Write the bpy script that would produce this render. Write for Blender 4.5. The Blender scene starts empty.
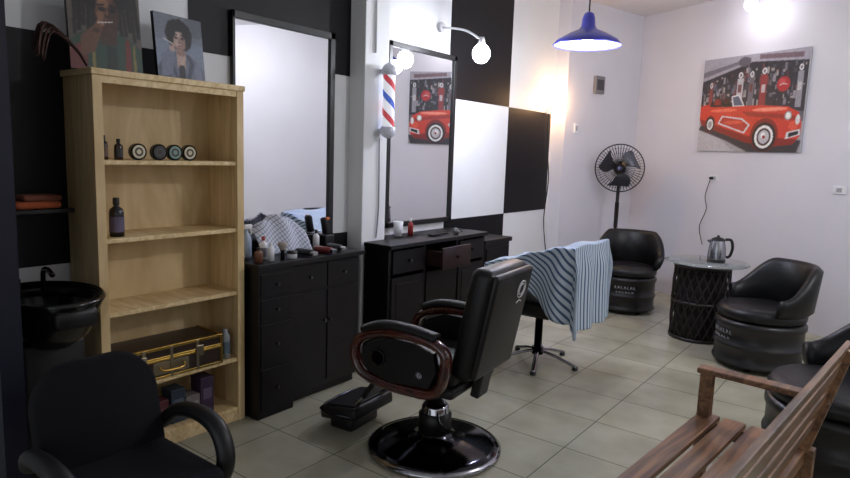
import bpy, bmesh, math, random
import numpy as np
from mathutils import Vector, Matrix, Euler
random.seed(3)
sc=bpy.context.scene
try:
    sc.view_settings.view_transform='Standard'
except Exception: pass

# ---------------------------------------------------------------- camera
H=1.6; f=630.0; yaw=math.radians(37); p=math.radians(7.8); ro=math.radians(2.0)
F=Vector((-math.sin(yaw)*math.cos(p), math.cos(yaw)*math.cos(p), -math.sin(p)))
R0=Vector((math.cos(yaw), math.sin(yaw),0)); U0=R0.cross(F)
R=R0*math.cos(ro)+U0*math.sin(ro); U=-R0*math.sin(ro)+U0*math.cos(ro)
cam=bpy.data.cameras.new('camera'); co=bpy.data.objects.new('camera',cam); sc.collection.objects.link(co)
M=Matrix((R,U,-F)).transposed().to_4x4(); M.translation=Vector((0,0,H)); co.matrix_world=M
cam.sensor_width=36; cam.lens=f/850*36
sc.camera=co

# ---------------------------------------------------------------- materials
def lin(c):
    r=[]
    for v in c:
        v=v/255.0
        r.append(v/12.92 if v<=.04045 else ((v+.055)/1.055)**2.4)
    return (r[0],r[1],r[2],1)
MC={}
def mat(name,col,rough=.5,metal=0,emit=None,es=0,noise=0,nscale=8,bump=0,trans=0,coat=0,spec=.5):
    if name in MC: return MC[name]
    m=bpy.data.materials.new(name); m.use_nodes=True; nt=m.node_tree; b=nt.nodes['Principled BSDF']
    c=lin(col)
    b.inputs['Base Color'].default_value=c; b.inputs['Roughness'].default_value=rough; b.inputs['Metallic'].default_value=metal
    b.inputs['Specular IOR Level'].default_value=spec
    if trans: b.inputs['Transmission Weight'].default_value=trans
    if coat: b.inputs['Coat Weight'].default_value=coat
    if emit: b.inputs['Emission Color'].default_value=lin(emit); b.inputs['Emission Strength'].default_value=es
    if noise or bump:
        tc=nt.nodes.new('ShaderNodeTexCoord'); n=nt.nodes.new('ShaderNodeTexNoise'); n.inputs['Scale'].default_value=nscale; n.inputs['Detail'].default_value=5
        nt.links.new(tc.outputs['Object'],n.inputs['Vector'])
        if noise:
            r=nt.nodes.new('ShaderNodeValToRGB'); r.color_ramp.elements[0].position=.3; r.color_ramp.elements[1].position=.7
            r.color_ramp.elements[0].color=[x*(1-noise) for x in c[:3]]+[1]; r.color_ramp.elements[1].color=[min(1,x*(1+noise*.5)) for x in c[:3]]+[1]
            nt.links.new(n.outputs['Fac'],r.inputs['Fac']); nt.links.new(r.outputs['Color'],b.inputs['Base Color'])
        if bump:
            bp=nt.nodes.new('ShaderNodeBump'); bp.inputs['Strength'].default_value=bump; bp.inputs['Distance'].default_value=.01
            nt.links.new(n.outputs['Fac'],bp.inputs['Height']); nt.links.new(bp.outputs['Normal'],b.inputs['Normal'])
    MC[name]=m; return m
def wood(name,c1,c2,scale=(18,18,1.2),rough=.45,coat=0,spec=.5):
    if name in MC: return MC[name]
    m=bpy.data.materials.new(name); m.use_nodes=True; nt=m.node_tree; b=nt.nodes['Principled BSDF']
    tc=nt.nodes.new('ShaderNodeTexCoord'); mp=nt.nodes.new('ShaderNodeMapping'); mp.inputs['Scale'].default_value=scale
    n=nt.nodes.new('ShaderNodeTexNoise'); n.inputs['Scale'].default_value=1.6; n.inputs['Detail'].default_value=6; n.inputs['Distortion'].default_value=1.2
    r=nt.nodes.new('ShaderNodeValToRGB'); r.color_ramp.elements[0].color=lin(c1); r.color_ramp.elements[1].color=lin(c2)
    r.color_ramp.elements[0].position=.35; r.color_ramp.elements[1].position=.65
    nt.links.new(tc.outputs['Object'],mp.inputs['Vector']); nt.links.new(mp.outputs['Vector'],n.inputs['Vector'])
    nt.links.new(n.outputs['Fac'],r.inputs['Fac']); nt.links.new(r.outputs['Color'],b.inputs['Base Color'])
    b.inputs['Roughness'].default_value=rough; b.inputs['Coat Weight'].default_value=coat; b.inputs['Specular IOR Level'].default_value=spec
    MC[name]=m; return m

WALL=mat('wall_paint_white',(224,225,227),.55,noise=.05,nscale=1.5,bump=.06)
WALLR=mat('wall_paint_white_back',(212,209,216),.5,noise=.05,nscale=1.2,bump=.06)
BLK=mat('wall_paint_black',(9,8,14),.5,spec=.25)
CEIL=mat('ceiling_paint',(215,213,216),.7,noise=.03,nscale=2)
PINE=wood('pine_wood',(198,168,118),(226,200,152),(3,14,1.0),.5)
PINEH=wood('pine_wood_shelf',(206,176,124),(234,210,162),(16,2,14),.5)
DARKW=wood('dark_stained_wood',(9,7,10),(18,13,16),(3,3,12),.42,spec=.35)
BLACK=mat('black_plastic',(11,11,14),.45,spec=.4)
LEATH=mat('black_leather',(10,10,13),.42,bump=.15,nscale=60,spec=.4)
FABR=mat('black_fabric',(15,15,21),.9,bump=.3,nscale=160,spec=.2)
CHROME=mat('chrome',(175,175,182),.14,1)
DCHROME=mat('dark_chrome',(58,58,64),.12,1)
BURG=wood('burgundy_wood',(46,18,16),(78,32,24),(6,6,6),.22,coat=.6)
WHITE=mat('white_plastic',(220,220,224),.4)
MIRR=mat('mirror_glass',(246,248,252),.012,1)
GOLD=mat('brass_gold',(190,155,80),.25,1)

# ---------------------------------------------------------------- builder
class B:
    def __init__(s,name,loc=(0,0,0),rz=0):
        s.n=name; s.bm=bmesh.new(); s.mats=[]; s.loc=loc; s.rz=rz
    def mi(s,m):
        if m not in s.mats: s.mats.append(m)
        return s.mats.index(m)
    def _in(s,tb,m,M=None,smooth=False):
        if M is not None: bmesh.ops.transform(tb,matrix=M,verts=tb.verts)
        k=s.mi(m); mp={}
        for v in tb.verts: mp[v]=s.bm.verts.new(v.co)
        for fc in tb.faces:
            try:
                nf=s.bm.faces.new([mp[v] for v in fc.verts]); nf.material_index=k; nf.smooth=smooth
            except ValueError: pass
        tb.free()
    def box(s,c,sz,m,bev=0,rot=None,seg=2,smooth=False):
        tb=bmesh.new(); bmesh.ops.create_cube(tb,size=1); bmesh.ops.scale(tb,vec=sz,verts=tb.verts)
        if bev: bmesh.ops.bevel(tb,geom=tb.edges[:],offset=min(bev,min(sz)*.49),segments=seg,affect='EDGES',profile=.5)
        MM=Matrix.Translation(c)
        if rot: MM=MM@Euler([math.radians(a) for a in rot]).to_matrix().to_4x4()
        s._in(tb,m,MM,smooth or bev>.012); return s
    def bx(s,a,b,m,bev=0):
        c=[(a[i]+b[i])/2 for i in range(3)]; z=[abs(b[i]-a[i]) for i in range(3)]
        return s.box(c,z,m,bev)
    def pad(s,c,w,h,th,rad,m,rot=None,bev=.03,crown=0):
        tb=bmesh.new(); pts=[]
        for cx,cz,a0 in ((w/2-rad,h/2-rad,0),(-w/2+rad,h/2-rad,90),(-w/2+rad*.6,-h/2+rad*.6,180),(w/2-rad*.6,-h/2+rad*.6,270)):
            rr=rad if a0<180 else rad*.6
            for k in range(8):
                a=math.radians(a0+90*k/7); pts.append((cx+rr*math.cos(a),cz+rr*math.sin(a)))
        pts=[(x,z+crown*(1-(2*x/w)**2) if z>0 else z) for x,z in pts]
        rings=[]
        for y,sc_ in ((-th/2,.90),(-th*.42,.965),(-th*.25,1),(th*.25,1),(th*.42,.965),(th/2,.90)):
            rings.append([tb.verts.new((x*(1-(1-sc_)*bev*20),y,z*(1-(1-sc_)*bev*20))) for x,z in pts])
        n=len(pts)
        for a,b in zip(rings,rings[1:]):
            for i in range(n): tb.faces.new((a[i],a[(i+1)%n],b[(i+1)%n],b[i]))
        tb.faces.new(rings[0]); tb.faces.new(rings[-1][::-1])
        bmesh.ops.recalc_face_normals(tb,faces=tb.faces)
        MM=Matrix.Translation(c)
        if rot: MM=MM@Euler([math.radians(a) for a in rot]).to_matrix().to_4x4()
        s._in(tb,m,MM,True); return s
    def lathe(s,prof,m,c=(0,0,0),seg=32,rot=None,sx=1,sy=1):
        tb=bmesh.new(); rings=[]
        for r,z in prof:
            if r<1e-5: rings.append([tb.verts.new((0,0,z))])
            else: rings.append([tb.verts.new((r*sx*math.cos(2*math.pi*i/seg),r*sy*math.sin(2*math.pi*i/seg),z)) for i in range(seg)])
        for a,b in zip(rings,rings[1:]):
            for i in range(seg):
                j=(i+1)%seg
                if len(a)==1 and len(b)==1: continue
                if len(a)==1: tb.faces.new((a[0],b[i],b[j]))
                elif len(b)==1: tb.faces.new((a[i],a[j],b[0]))
                else: tb.faces.new((a[i],a[j],b[j],b[i]))
        MM=Matrix.Translation(c)
        if rot: MM=MM@Euler([math.radians(a) for a in rot]).to_matrix().to_4x4()
        bmesh.ops.recalc_face_normals(tb,faces=tb.faces)
        s._in(tb,m,MM,True); return s
    def cyl(s,c,r,h,m,rot=None,r2=None,seg=28):
        r2=r if r2 is None else r2; e=min(r,h)*.06
        return s.lathe([(0,-h/2),(r-e,-h/2),(r-e,-h/2),(r,-h/2+e),(r,-h/2+e),(r2,h/2-e),(r2,h/2-e),(r2-e,h/2),(r2-e,h/2),(0,h/2)],m,c,seg,rot)
    def ball(s,c,r,m,sc3=(1,1,1)):
        tb=bmesh.new(); bmesh.ops.create_uvsphere(tb,u_segments=20,v_segments=12,radius=r)
        s._in(tb,m,Matrix.Translation(c)@Matrix.Diagonal((*sc3,1)),True); return s
    def tube(s,pts,r,m,seg=10,sub=6,closed=False,flat=1.0):
        P=[Vector(q) for q in pts]; n=len(P); out=[]
        if sub>1 and n>2:
            rng=range(n if closed else n-1)
            for i in rng:
                if closed: p0,p1,p2,p3=P[i-1],P[i],P[(i+1)%n],P[(i+2)%n]
                else: p0,p1,p2,p3=P[max(i-1,0)],P[i],P[i+1],P[min(i+2,n-1)]
                for k in range(sub):
                    t=k/sub
                    out.append(.5*((2*p1)+(-p0+p2)*t+(2*p0-5*p1+4*p2-p3)*t*t+(-p0+3*p1-3*p2+p3)*t**3))
            if not closed: out.append(P[-1])
        else: out=P
        tb=bmesh.new(); rings=[]; N=len(out); prev=None
        for i,q in enumerate(out):
            a=out[(i-1)%N] if (closed or i>0) else q; b=out[(i+1)%N] if (closed or i<N-1) else q
            t=(b-a).normalized()
            if prev is None:
                up=Vector((0,0,1)) if abs(t.z)<.9 else Vector((1,0,0)); u=t.cross(up).normalized()
            else:
                u=(prev-t*prev.dot(t)).normalized()
            prev=u; w=t.cross(u)
            rings.append([tb.verts.new(q+u*(r*math.cos(2*math.pi*k/seg))+w*(r*flat*math.sin(2*math.pi*k/seg))) for k in range(seg)])
        cnt=N if closed else N-1
        for i in range(cnt):
            a=rings[i]; b=rings[(i+1)%N]
            for k in range(seg):
                tb.faces.new((a[k],a[(k+1)%seg],b[(k+1)%seg],b[k]))
        if not closed:
            tb.faces.new(rings[0][::-1]); tb.faces.new(rings[-1])
        bmesh.ops.recalc_face_normals(tb,faces=tb.faces)
        s._in(tb,m,None,True); return s
    def poly(s,pts,m,y=0):
        tb=bmesh.new(); vs=[tb.verts.new((a,y,b)) for a,b in pts]; fc=tb.faces.new(vs)
        fc.normal_update()
        if fc.normal.y>0: fc.normal_flip()
        bmesh.ops.triangulate(tb,faces=tb.faces[:])
        s._in(tb,m); return s
    def disc(s,cx,cz,rx,rz,m,y=0,seg=24):
        return s.poly([(cx+rx*math.cos(2*math.pi*i/seg),cz+rz*math.sin(2*math.pi*i/seg)) for i in range(seg)],m,y)
    def prism(s,pts,m,plane='xy',lo=0,hi=1):
        tb=bmesh.new()
        def mk(a,b,h):
            return {'xy':(a,b,h),'xz':(a,h,b),'yz':(h,a,b)}[plane]
        A=[tb.verts.new(mk(a,b,lo)) for a,b in pts]; C=[tb.verts.new(mk(a,b,hi)) for a,b in pts]
        tb.faces.new(A[::-1]); tb.faces.new(C); n=len(A)
        for i in range(n): tb.faces.new((A[i],A[(i+1)%n],C[(i+1)%n],C[i]))
        bmesh.ops.recalc_face_normals(tb,faces=tb.faces)
        s._in(tb,m); return s
    def arcpad(s,r,th,a0,a1,zb,zt,m,n=28,lean=0):
        tb=bmesh.new(); rings=[]
        for i in range(n+1):
            a=a0+(a1-a0)*i/n; zz=zt(a); ar=math.radians(a); d=Vector((math.cos(ar),math.sin(ar),0))
            e=min(th*.45,.03); ring=[]
            for rr,z in [(r-th/2+e,zb),(r+th/2-e,zb),(r+th/2,zb+e),(r+th/2+lean,zz-e),(r+th/2-e+lean,zz),(r-th/2+e+lean,zz),(r-th/2+lean,zz-e),(r-th/2,zb+e)]:
                v=d*rr; v.z=z; ring.append(tb.verts.new(v))
            rings.append(ring)
        for a,b in zip(rings,rings[1:]):
            for k in range(8): tb.faces.new((a[k],a[(k+1)%8],b[(k+1)%8],b[k]))
        tb.faces.new(rings[0]); tb.faces.new(rings[-1][::-1])
        bmesh.ops.recalc_face_normals(tb,faces=tb.faces)
        s._in(tb,m,None,True); return s
    def done(s):
        me=bpy.data.meshes.new(s.n); s.bm.to_mesh(me); s.bm.free()
        for m in s.mats: me.materials.append(m)
        o=bpy.data.objects.new(s.n,me); sc.collection.objects.link(o)
        o.location=s.loc; o.rotation_euler=(0,0,math.radians(s.rz))
        return o

# ---------------------------------------------------------------- room
ZC=3.37
fm=bpy.data.materials.new('floor_tile'); fm.use_nodes=True; nt=fm.node_tree; b=nt.nodes['Principled BSDF']
tc=nt.nodes.new('ShaderNodeTexCoord'); br=nt.nodes.new('ShaderNodeTexBrick'); br.offset=0; br.squash=1
br.inputs['Scale'].default_value=1; br.inputs['Brick Width'].default_value=.45; br.inputs['Row Height'].default_value=.45
br.inputs['Mortar Size'].default_value=.0035; br.inputs['Mortar Smooth'].default_value=.2
br.inputs['Color1'].default_value=lin((178,174,154)); br.inputs['Color2'].default_value=lin((166,163,144)); br.inputs['Mortar'].default_value=lin((104,102,88))
ns=nt.nodes.new('ShaderNodeTexNoise'); ns.inputs['Scale'].default_value=3.5; ns.inputs['Detail'].default_value=8
mx=nt.nodes.new('ShaderNodeMix'); mx.data_type='RGBA'; mx.blend_type='MULTIPLY'; mx.inputs[0].default_value=.6
rp=nt.nodes.new('ShaderNodeValToRGB'); rp.color_ramp.elements[0].position=.3; rp.color_ramp.elements[0].color=(.56,.56,.51,1); rp.color_ramp.elements[1].position=.7
nt.links.new(tc.outputs['Object'],br.inputs['Vector']); nt.links.new(tc.outputs['Object'],ns.inputs['Vector'])
nt.links.new(ns.outputs['Fac'],rp.inputs['Fac']); nt.links.new(br.outputs['Color'],mx.inputs[6]); nt.links.new(rp.outputs['Color'],mx.inputs[7])
nt.links.new(mx.outputs[2],b.inputs['Base Color']); b.inputs['Roughness'].default_value=.27
bp=nt.nodes.new('ShaderNodeBump'); bp.inputs['Strength'].default_value=.3; bp.inputs['Distance'].default_value=.003; bp.invert=True
nt.links.new(br.outputs['Fac'],bp.inputs['Height']); nt.links.new(bp.outputs['Normal'],b.inputs['Normal'])
XR=2.3; YB=-2.6
B('floor').bx((-3.6,YB,-.1),(XR+.2,8.6,0),fm).done()
B('ceiling').bx((-3.6,YB,ZC),(XR+.2,8.6,ZC+.1),CEIL).done()
w=B('wall_left'); w.bx((-3.5,YB,0),(-3.3,6.75,ZC),WALL)
def pan(y0,y1,z0,z1): w.bx((-3.301,y0,z0),(-3.296,y1,z1),BLK)
pan(1.10,2.10,.99,2.10); pan(2.10,3.40,2.13,3.20); pan(2.10,3.40,0,.99); pan(3.66,4.65,.99,2.09)
pan(4.65,5.72,2.09,3.16); pan(5.72,6.68,1.0,2.09); pan(4.65,5.72,0,1.0); pan(0,1.1,2.1,ZC)
w.done()
B('wall_back').prism([(-3.5,6.75),(-3.15,6.75),(-2.80,8.105),(-2.80,8.5),(-3.5,8.5)],WALLR,'xy',0,ZC).done()
def pw(x): return (6.011-.445*x)/.896
B('wall_right').prism([(-2.80,pw(-2.80)),(XR,pw(XR)),(XR,pw(XR)+.25),(-2.80,pw(-2.8)+.25)],WALLR,'xy',0,ZC).done()
B('wall_side').bx((XR,YB,0),(XR+.15,pw(XR)+.2,ZC),WALL).done()
B('pillar').bx((-3.3,3.40,0),(-3.15,3.66,ZC),WALL,.004).done()
B('door_1').bx((-3.29,.86,0),(-2.62,.92,2.9),mat('navy_door',(14,15,26),.5,spec=.3)).bx((-2.66,.855,0),(-2.60,.935,2.9),mat('navy_door2',(22,23,38),.5,spec=.3)).done()
B('baseboard_left').bx((-3.3,5.24,0),(-3.285,6.75,.08),mat('tile_base',(150,146,130),.4)).done()

# ---------------------------------------------------------------- bookshelf
s=B('bookshelf',(-2.98,1.41,0),90)
W_=.81; D_=.30; T=.022
s.bx((0,0,0),(T,D_,1.90),PINE,.002); s.bx((W_-T,0,0),(W_,D_,1.90),PINE,.002)
s.bx((-.012,-.015,1.90),(W_+.012,D_,1.93),PINEH,.004)
s.bx((T,D_-.012,.04),(W_-T,D_,1.9),PINE)
for z in (.08,.38,.775,1.139,1.514): s.bx((T,.005,z-.022),(W_-T,D_-.012,z),PINEH,.002)
s.bx((T,.0,0),(W_-T,.02,.058),PINEH)
s.bx((T,-.004,1.868),(W_-T,.012,1.90),PINEH)
s.bx((-.006,-.008,0),(.038,.006,1.90),PINE,.002); s.bx((W_-.038,-.008,0),(W_+.006,.006,1.90),PINE,.002)
s.done()

LBL=mat('tin_label_dark',(30,28,30),.3); CREAM=mat('tin_label_cream',(200,190,160),.4); TEAL=mat('tin_label_teal',(110,140,130),.4)
for y,lb in ((1.645,CREAM),(1.755,LBL),(1.84,TEAL),(1.925,CREAM)):
    t=B('hair_wax_tin',(-3.04,y,1.514+.0415),90)
    t.cyl((0,0,0),.041,.028,mat('tin_black',(20,20,22),.25),rot=(90,0,0))
    t.disc(0,0,.033,.033,lb,-.0146); t.disc(0,0,.022,.022,mat('tin_centre',(60,52,44),.4),-.0150); t.disc(0,0,.012,.012,lb,-.0154)
    t.done()
BROWN=mat('brown_glass',(46,26,16),.15)
def bottle(name,loc,h,r,m,capm,label=None):
    o=B(name,loc)
    o.lathe([(0,0),(r,0),(r,h*.62),(r*.9,h*.7),(r*.38,h*.78),(r*.38,h*.84)],m)
    o.lathe([(r*.45,h*.82),(r*.45,h*.98),(r*.4,h),(0,h)],capm)
    if label: o.lathe([(r*1.02,h*.12),(r*1.02,h*.52)],label)
    o.done()
bottle('dropper_bottle',(-3.03,1.475,1.515),.115,.018,BROWN,BLACK,mat('amber_label',(96,70,50),.4))
bottle('dropper_bottle',(-3.04,1.55,1.515),.10,.02,BROWN,BLACK,LBL)
bottle('shampoo_bottle',(-3.06,1.54,1.140),.19,.034,mat('dark_bottle',(16,14,22),.2),BLACK,mat('violet_label',(90,80,105),.4))

c=B('tool_case',(-3.11,1.775,.381),88)
CW=mat('case_dark_panel',(42,26,20),.35); SLV=mat('case_metal',(150,140,120),.3,1)
c.bx((-.30,-.125,0),(.30,.125,.10),CW,.004); c.bx((-.30,-.125,.105),(.30,.125,.165),CW,.008)
for z in (.0,.092,.104,.153): c.bx((-.304,-.13,z),(.304,-.118,z+.012),GOLD,.002)
for x in (-.298,-.15,0,.15,.298):
    c.bx((x-.008,-.131,0),(x+.008,-.12,.165),GOLD if abs(x)>.2 else SLV,.001)
for x in (-.298,.298): c.bx((x-.008,-.12,.158),(x+.008,.12,.169),GOLD,.001)
c.bx((-.30,-.13,.158),(.30,-.115,.169),GOLD,.001)
for x in (-.16,.16): c.bx((x-.022,-.138,.075),(x+.022,-.125,.135),SLV,.003)
c.bx((-.10,-.126,.02),(.10,-.120,.085),SLV,.001)
c.tube([(-.07,-.13,.065),(-.05,-.15,.045),(.05,-.15,.045),(.07,-.13,.065)],.006,GOLD,6)
c.done()
bx_=B('product_boxes',(-3.09,1.80,.081),90)
for i,(x,hh,cc) in enumerate([(-.26,.16,(40,30,40)),(-.16,.20,(40,42,66)),(-.06,.15,(84,36,44)),(.04,.19,(44,56,70)),(.13,.13,(120,112,110)),(.22,.21,(56,40,66))]):
    bx_.box((x,0,hh/2),(.085,.1,hh),mat('box_col%d'%i,cc,.5),.003)
    bx_.box((x,-.051,hh*.55),(.055,.003,hh*.3),mat('box_lab%d'%i,[min(255,v+40) for v in cc],.5))
bx_.done()
o=B('spray_can',(-3.03,2.135,.381)); o.lathe([(0,0),(.026,0),(.026,.13),(.014,.15),(.014,.17),(0,.17)],mat('can_grey',(150,155,160),.3)).lathe([(.0265,.03),(.0265,.10)],mat('can_lab',(90,110,120),.4)).done()

# ------------------------------------------------ printed canvases (dense mesh with per-vertex ink colour)
inkm=bpy.data.materials.new('canvas_print_ink'); inkm.use_nodes=True; nt=inkm.node_tree; bb=nt.nodes['Principled BSDF']; bb.inputs['Roughness'].default_value=.45
ca_=nt.nodes.new('ShaderNodeVertexColor'); ca_.layer_name='ink'; nt.links.new(ca_.outputs['Color'],bb.inputs['Base Color'])
def blur(a,n):
    for _ in range(int(n)):
        q=np.pad(a,1,mode='edge'); a=(q[:-2,1:-1]+q[2:,1:-1]+q[1:-1,:-2]+q[1:-1,2:]+4*q[1:-1,1:-1])/8
    return a
def print_canvas(name,loc,rz,w,h,edge,bg,patches,NX,NY,tilt=0,th=.02,grain=.05,seed=1):
    gx,gz=np.meshgrid((np.arange(NX)+.5)/NX,(np.arange(NY)+.5)/NY,indexing='ij')
    img=np.ones((NX,NY,3))*np.array(bg,float)
    rs=np.random.RandomState(seed)
    for q in patches:
        if q[0]=='p':
            pts=q[1]; col=q[2]; bl=q[3] if len(q)>3 else 1; al=q[4] if len(q)>4 else 1
            m=np.zeros((NX,NY),bool); n=len(pts)
            for i in range(n):
                ax,az=pts[i]; bx,bz=pts[(i+1)%n]
                if az==bz: continue
                cond=((az>gz)!=(bz>gz))&(gx<(bx-ax)*(gz-az)/(bz-az)+ax); m^=cond
            m=m.astype(float)
        else:
            _,cx,cz,rx,rzz,col=q[:6]; bl=q[6] if len(q)>6 else 1; al=q[7] if len(q)>7 else 1
            m=((((gx-cx)/rx)**2+((gz-cz)/rzz)**2)<1).astype(float)
        m=blur(m,bl)*al
        img=img*(1-m[...,None])+np.array(col,float)*m[...,None]
    for sc_,am in ((1,grain),(4,grain*1.2)):
        n=rs.rand(NX,NY)-.5; n=blur(n,sc_); n/=max(1e-6,n.std())*3
        img*= (1+am*n)[...,None]
    img=np.clip(img,0,255)/255.
    L=np.where(img<=.04045,img/12.92,((img+.055)/1.055)**2.4)
    bm=bmesh.new(); V=[[bm.verts.new(((i/(NX-1)-.5)*w,-.0008,j/(NY-1)*h)) for j in range(NY)] for i in range(NX)]
    for i in range(NX-1):
        for j in range(NY-1): bm.faces.new((V[i][j],V[i+1][j],V[i+1][j+1],V[i][j+1])).material_index=0
    nv=NX*NY
    tb=bmesh.new(); bmesh.ops.create_cube(tb,size=1); bmesh.ops.scale(tb,vec=(w,th,h),verts=tb.verts); bmesh.ops.translate(tb,vec=(0,th/2,h/2),verts=tb.verts)
    mp={v:bm.verts.new(v.co) for v in tb.verts}
    for fc in tb.faces: bm.faces.new([mp[v] for v in fc.verts]).material_index=1
    tb.free()
    me=bpy.data.meshes.new(name); bm.to_mesh(me); bm.free(); me.materials.append(inkm); me.materials.append(edge)
    at=me.color_attributes.new('ink','FLOAT_COLOR','POINT')
    arr=np.ones((nv+8,4)); arr[:nv,:3]=L.reshape(-1,3); at.data.foreach_set('color',arr.ravel().astype(np.float32))
    ob=bpy.data.objects.new(name,me); sc.collection.objects.link(ob); ob.location=loc
    ob.rotation_euler=(math.radians(-tilt),0,math.radians(rz)); return ob

HR=(14,12,13); D1=(66,42,32); D2=(104,68,50); D3=(140,98,76)
A=[('p',[(0,.5),(1,.5),(1,1),(0,1)],(92,82,74),6)]
for i in range(14):
    a=.12+.06*i; side=-1 if i<7 else 1
    A.append(('p',[(a-.03,.92),(a+.04,.92),(a+.04+side*.05,.34+.05*(i%3)),(a-.01+side*.05,.34+.05*(i%3))],HR if i%2 else (30,23,20),2))
A+=[('d',.5,.80,.33,.19,HR,3),
 ('p',[(0,0),(1,0),(1,.26),(.85,.35),(.64,.42),(.3,.42),(.1,.34),(0,.25)],(38,66,52),2),
 ('p',[(0,0),(.22,0),(.24,.14),(.14,.27),(0,.2)],(104,36,32),3),('p',[(.74,0),(.84,0),(.83,.34),(.77,.37)],(110,36,32),2),('p',[(.86,0),(.91,0),(.90,.3),(.87,.33)],(130,116,62),2),
 ('p',[(.29,.0),(.34,.0),(.33,.36),(.29,.38)],(130,116,62),2),('p',[(.48,.0),(.64,.0),(.64,.26),(.5,.28)],(22,38,32),4),
 ('p',[(.42,.28),(.64,.28),(.66,.5),(.4,.5)],D1,3),('d',.53,.60,.155,.185,D2,3),
 ('d',.62,.58,.08,.15,D1,6,.9),('d',.48,.70,.08,.05,D3,5,.8),('d',.44,.57,.05,.05,D3,4,.7),
 ('d',.53,.46,.11,.06,D1,4,.9),('d',.46,.635,.05,.022,HR,2,.9),('d',.61,.635,.05,.022,HR,2,.9),
 ('p',[(.40,.66),(.5,.672),(.5,.688),(.4,.68)],HR,1),('p',[(.56,.672),(.67,.66),(.67,.68),(.56,.688)],HR,1),
 ('p',[(.515,.65),(.55,.65),(.585,.56),(.49,.56)],D1,3,.7),('d',.535,.565,.045,.014,(50,30,26),2,.8),('d',.535,.60,.014,.03,D3,3,.8),('d',.54,.515,.06,.016,(84,46,42),3),
 ('p',[(.36,.73),(.45,.76),(.53,.77),(.62,.76),(.70,.73),(.70,.84),(.38,.84)],HR,3),
 ('p',[(.14,.12),(.34,.2),(.46,.44),(.42,.52),(.34,.46),(.16,.34)],D2,2),('d',.43,.49,.06,.035,D3,2),('d',.40,.45,.05,.03,D2,2),('d',.37,.41,.05,.025,D1,2),('p',[(.40,.487),(.60,.515),(.60,.524),(.40,.498)],(210,205,195),0)]
print_canvas('portrait_painting',(-3.10,1.545,1.931),88,.34,.46,BLACK,(80,72,66),A,110,150,5,grain=.07,seed=2)
S1=(178,152,140); S2=(132,104,96)
A=[('p',[(0,.6),(1,.6),(1,1),(0,1)],(108,114,126),8),('d',.85,.9,.25,.2,(86,90,100),8,.8)]
rr_=random.Random(5)
for i in range(40):
    a=2*math.pi*i/40; A.append(('d',.49+.20*math.cos(a),.70+.18*math.sin(a),.05+.035*rr_.random(),.05+.035*rr_.random(),(17,14,15) if i%3 else (30,24,25),3))
A+=[('d',.49,.72,.22,.20,HR,4),
 ('p',[(.02,0),(.98,0),(.99,.20),(.84,.33),(.62,.43),(.38,.43),(.14,.33),(.02,.18)],(98,104,122),2),
 ('p',[(.02,0),(.28,0),(.26,.26),(.14,.31),(.02,.18)],(62,68,84),5,.8),('p',[(.6,.43),(.68,.28),(.58,.0),(.66,0),(.77,.28),(.7,.40)],(60,66,82),3),('p',[(.40,.43),(.32,.28),(.44,.0),(.38,0),(.24,.28),(.32,.40)],(60,66,82),3),('d',.85,.16,.08,.18,(122,128,144),6,.6),
 ('p',[(.41,.2),(.59,.2),(.60,.46),(.41,.48)],S1,3),('d',.5,.43,.1,.05,S2,5,.9),('p',[(.43,0),(.57,0),(.56,.24),(.45,.24)],(24,20,24),3),
 ('d',.49,.62,.125,.165,S1,4),('d',.57,.60,.055,.13,S2,6,.8),('d',.45,.73,.06,.03,(196,172,160),5,.6),('d',.48,.49,.09,.03,S2,5,.8),
 ('d',.42,.655,.04,.018,(46,34,34),3,.9),('d',.555,.655,.04,.018,(46,34,34),3,.9),('p',[(.37,.695),(.46,.70),(.46,.715),(.37,.71)],HR,2),('p',[(.52,.70),(.61,.695),(.61,.71),(.52,.715)],HR,2),
 ('p',[(.475,.67),(.5,.67),(.525,.585),(.46,.585)],S2,4,.8),('d',.49,.585,.03,.008,(90,62,56),1,.8),('d',.49,.535,.04,.012,(120,72,68),3),
 ('d',.37,.74,.05,.08,HR,5,.9),('d',.61,.74,.05,.08,HR,5,.9),('d',.49,.80,.15,.05,HR,5,.95),
 ('p',[(.08,.03),(.3,.08),(.38,.42),(.28,.50),(.10,.36)],(106,112,130),3),('d',.33,.48,.06,.045,S1,3),('d',.36,.53,.018,.045,S1,2),('d',.32,.54,.016,.04,S2,2),
 ('p',[(.35,.545),(.16,.61),(.16,.622),(.35,.56)],(215,212,205),0)]
print_canvas('portrait_painting',(-3.08,1.925,1.931),98,.30,.33,BLACK,(118,128,146),A,100,110,6,grain=.06,seed=4)
g=B('dried_flower_bunch',(-3.005,1.31,1.932))
DG=mat('dried_grass',(70,46,40),.8)
for i in range(20):
    a=random.uniform(-.5,.5); l=random.uniform(.12,.26)
    g.tube([(0.01*a,.09,.004),(.02*a,.04,.07+.03*l),(.04*a,-.02-l*.25,.09+l*.3),(.06*a,-.05-l*.3,.03+l*.2-random.random()*.06)],.004,DG,5,4)
g.done()

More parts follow.
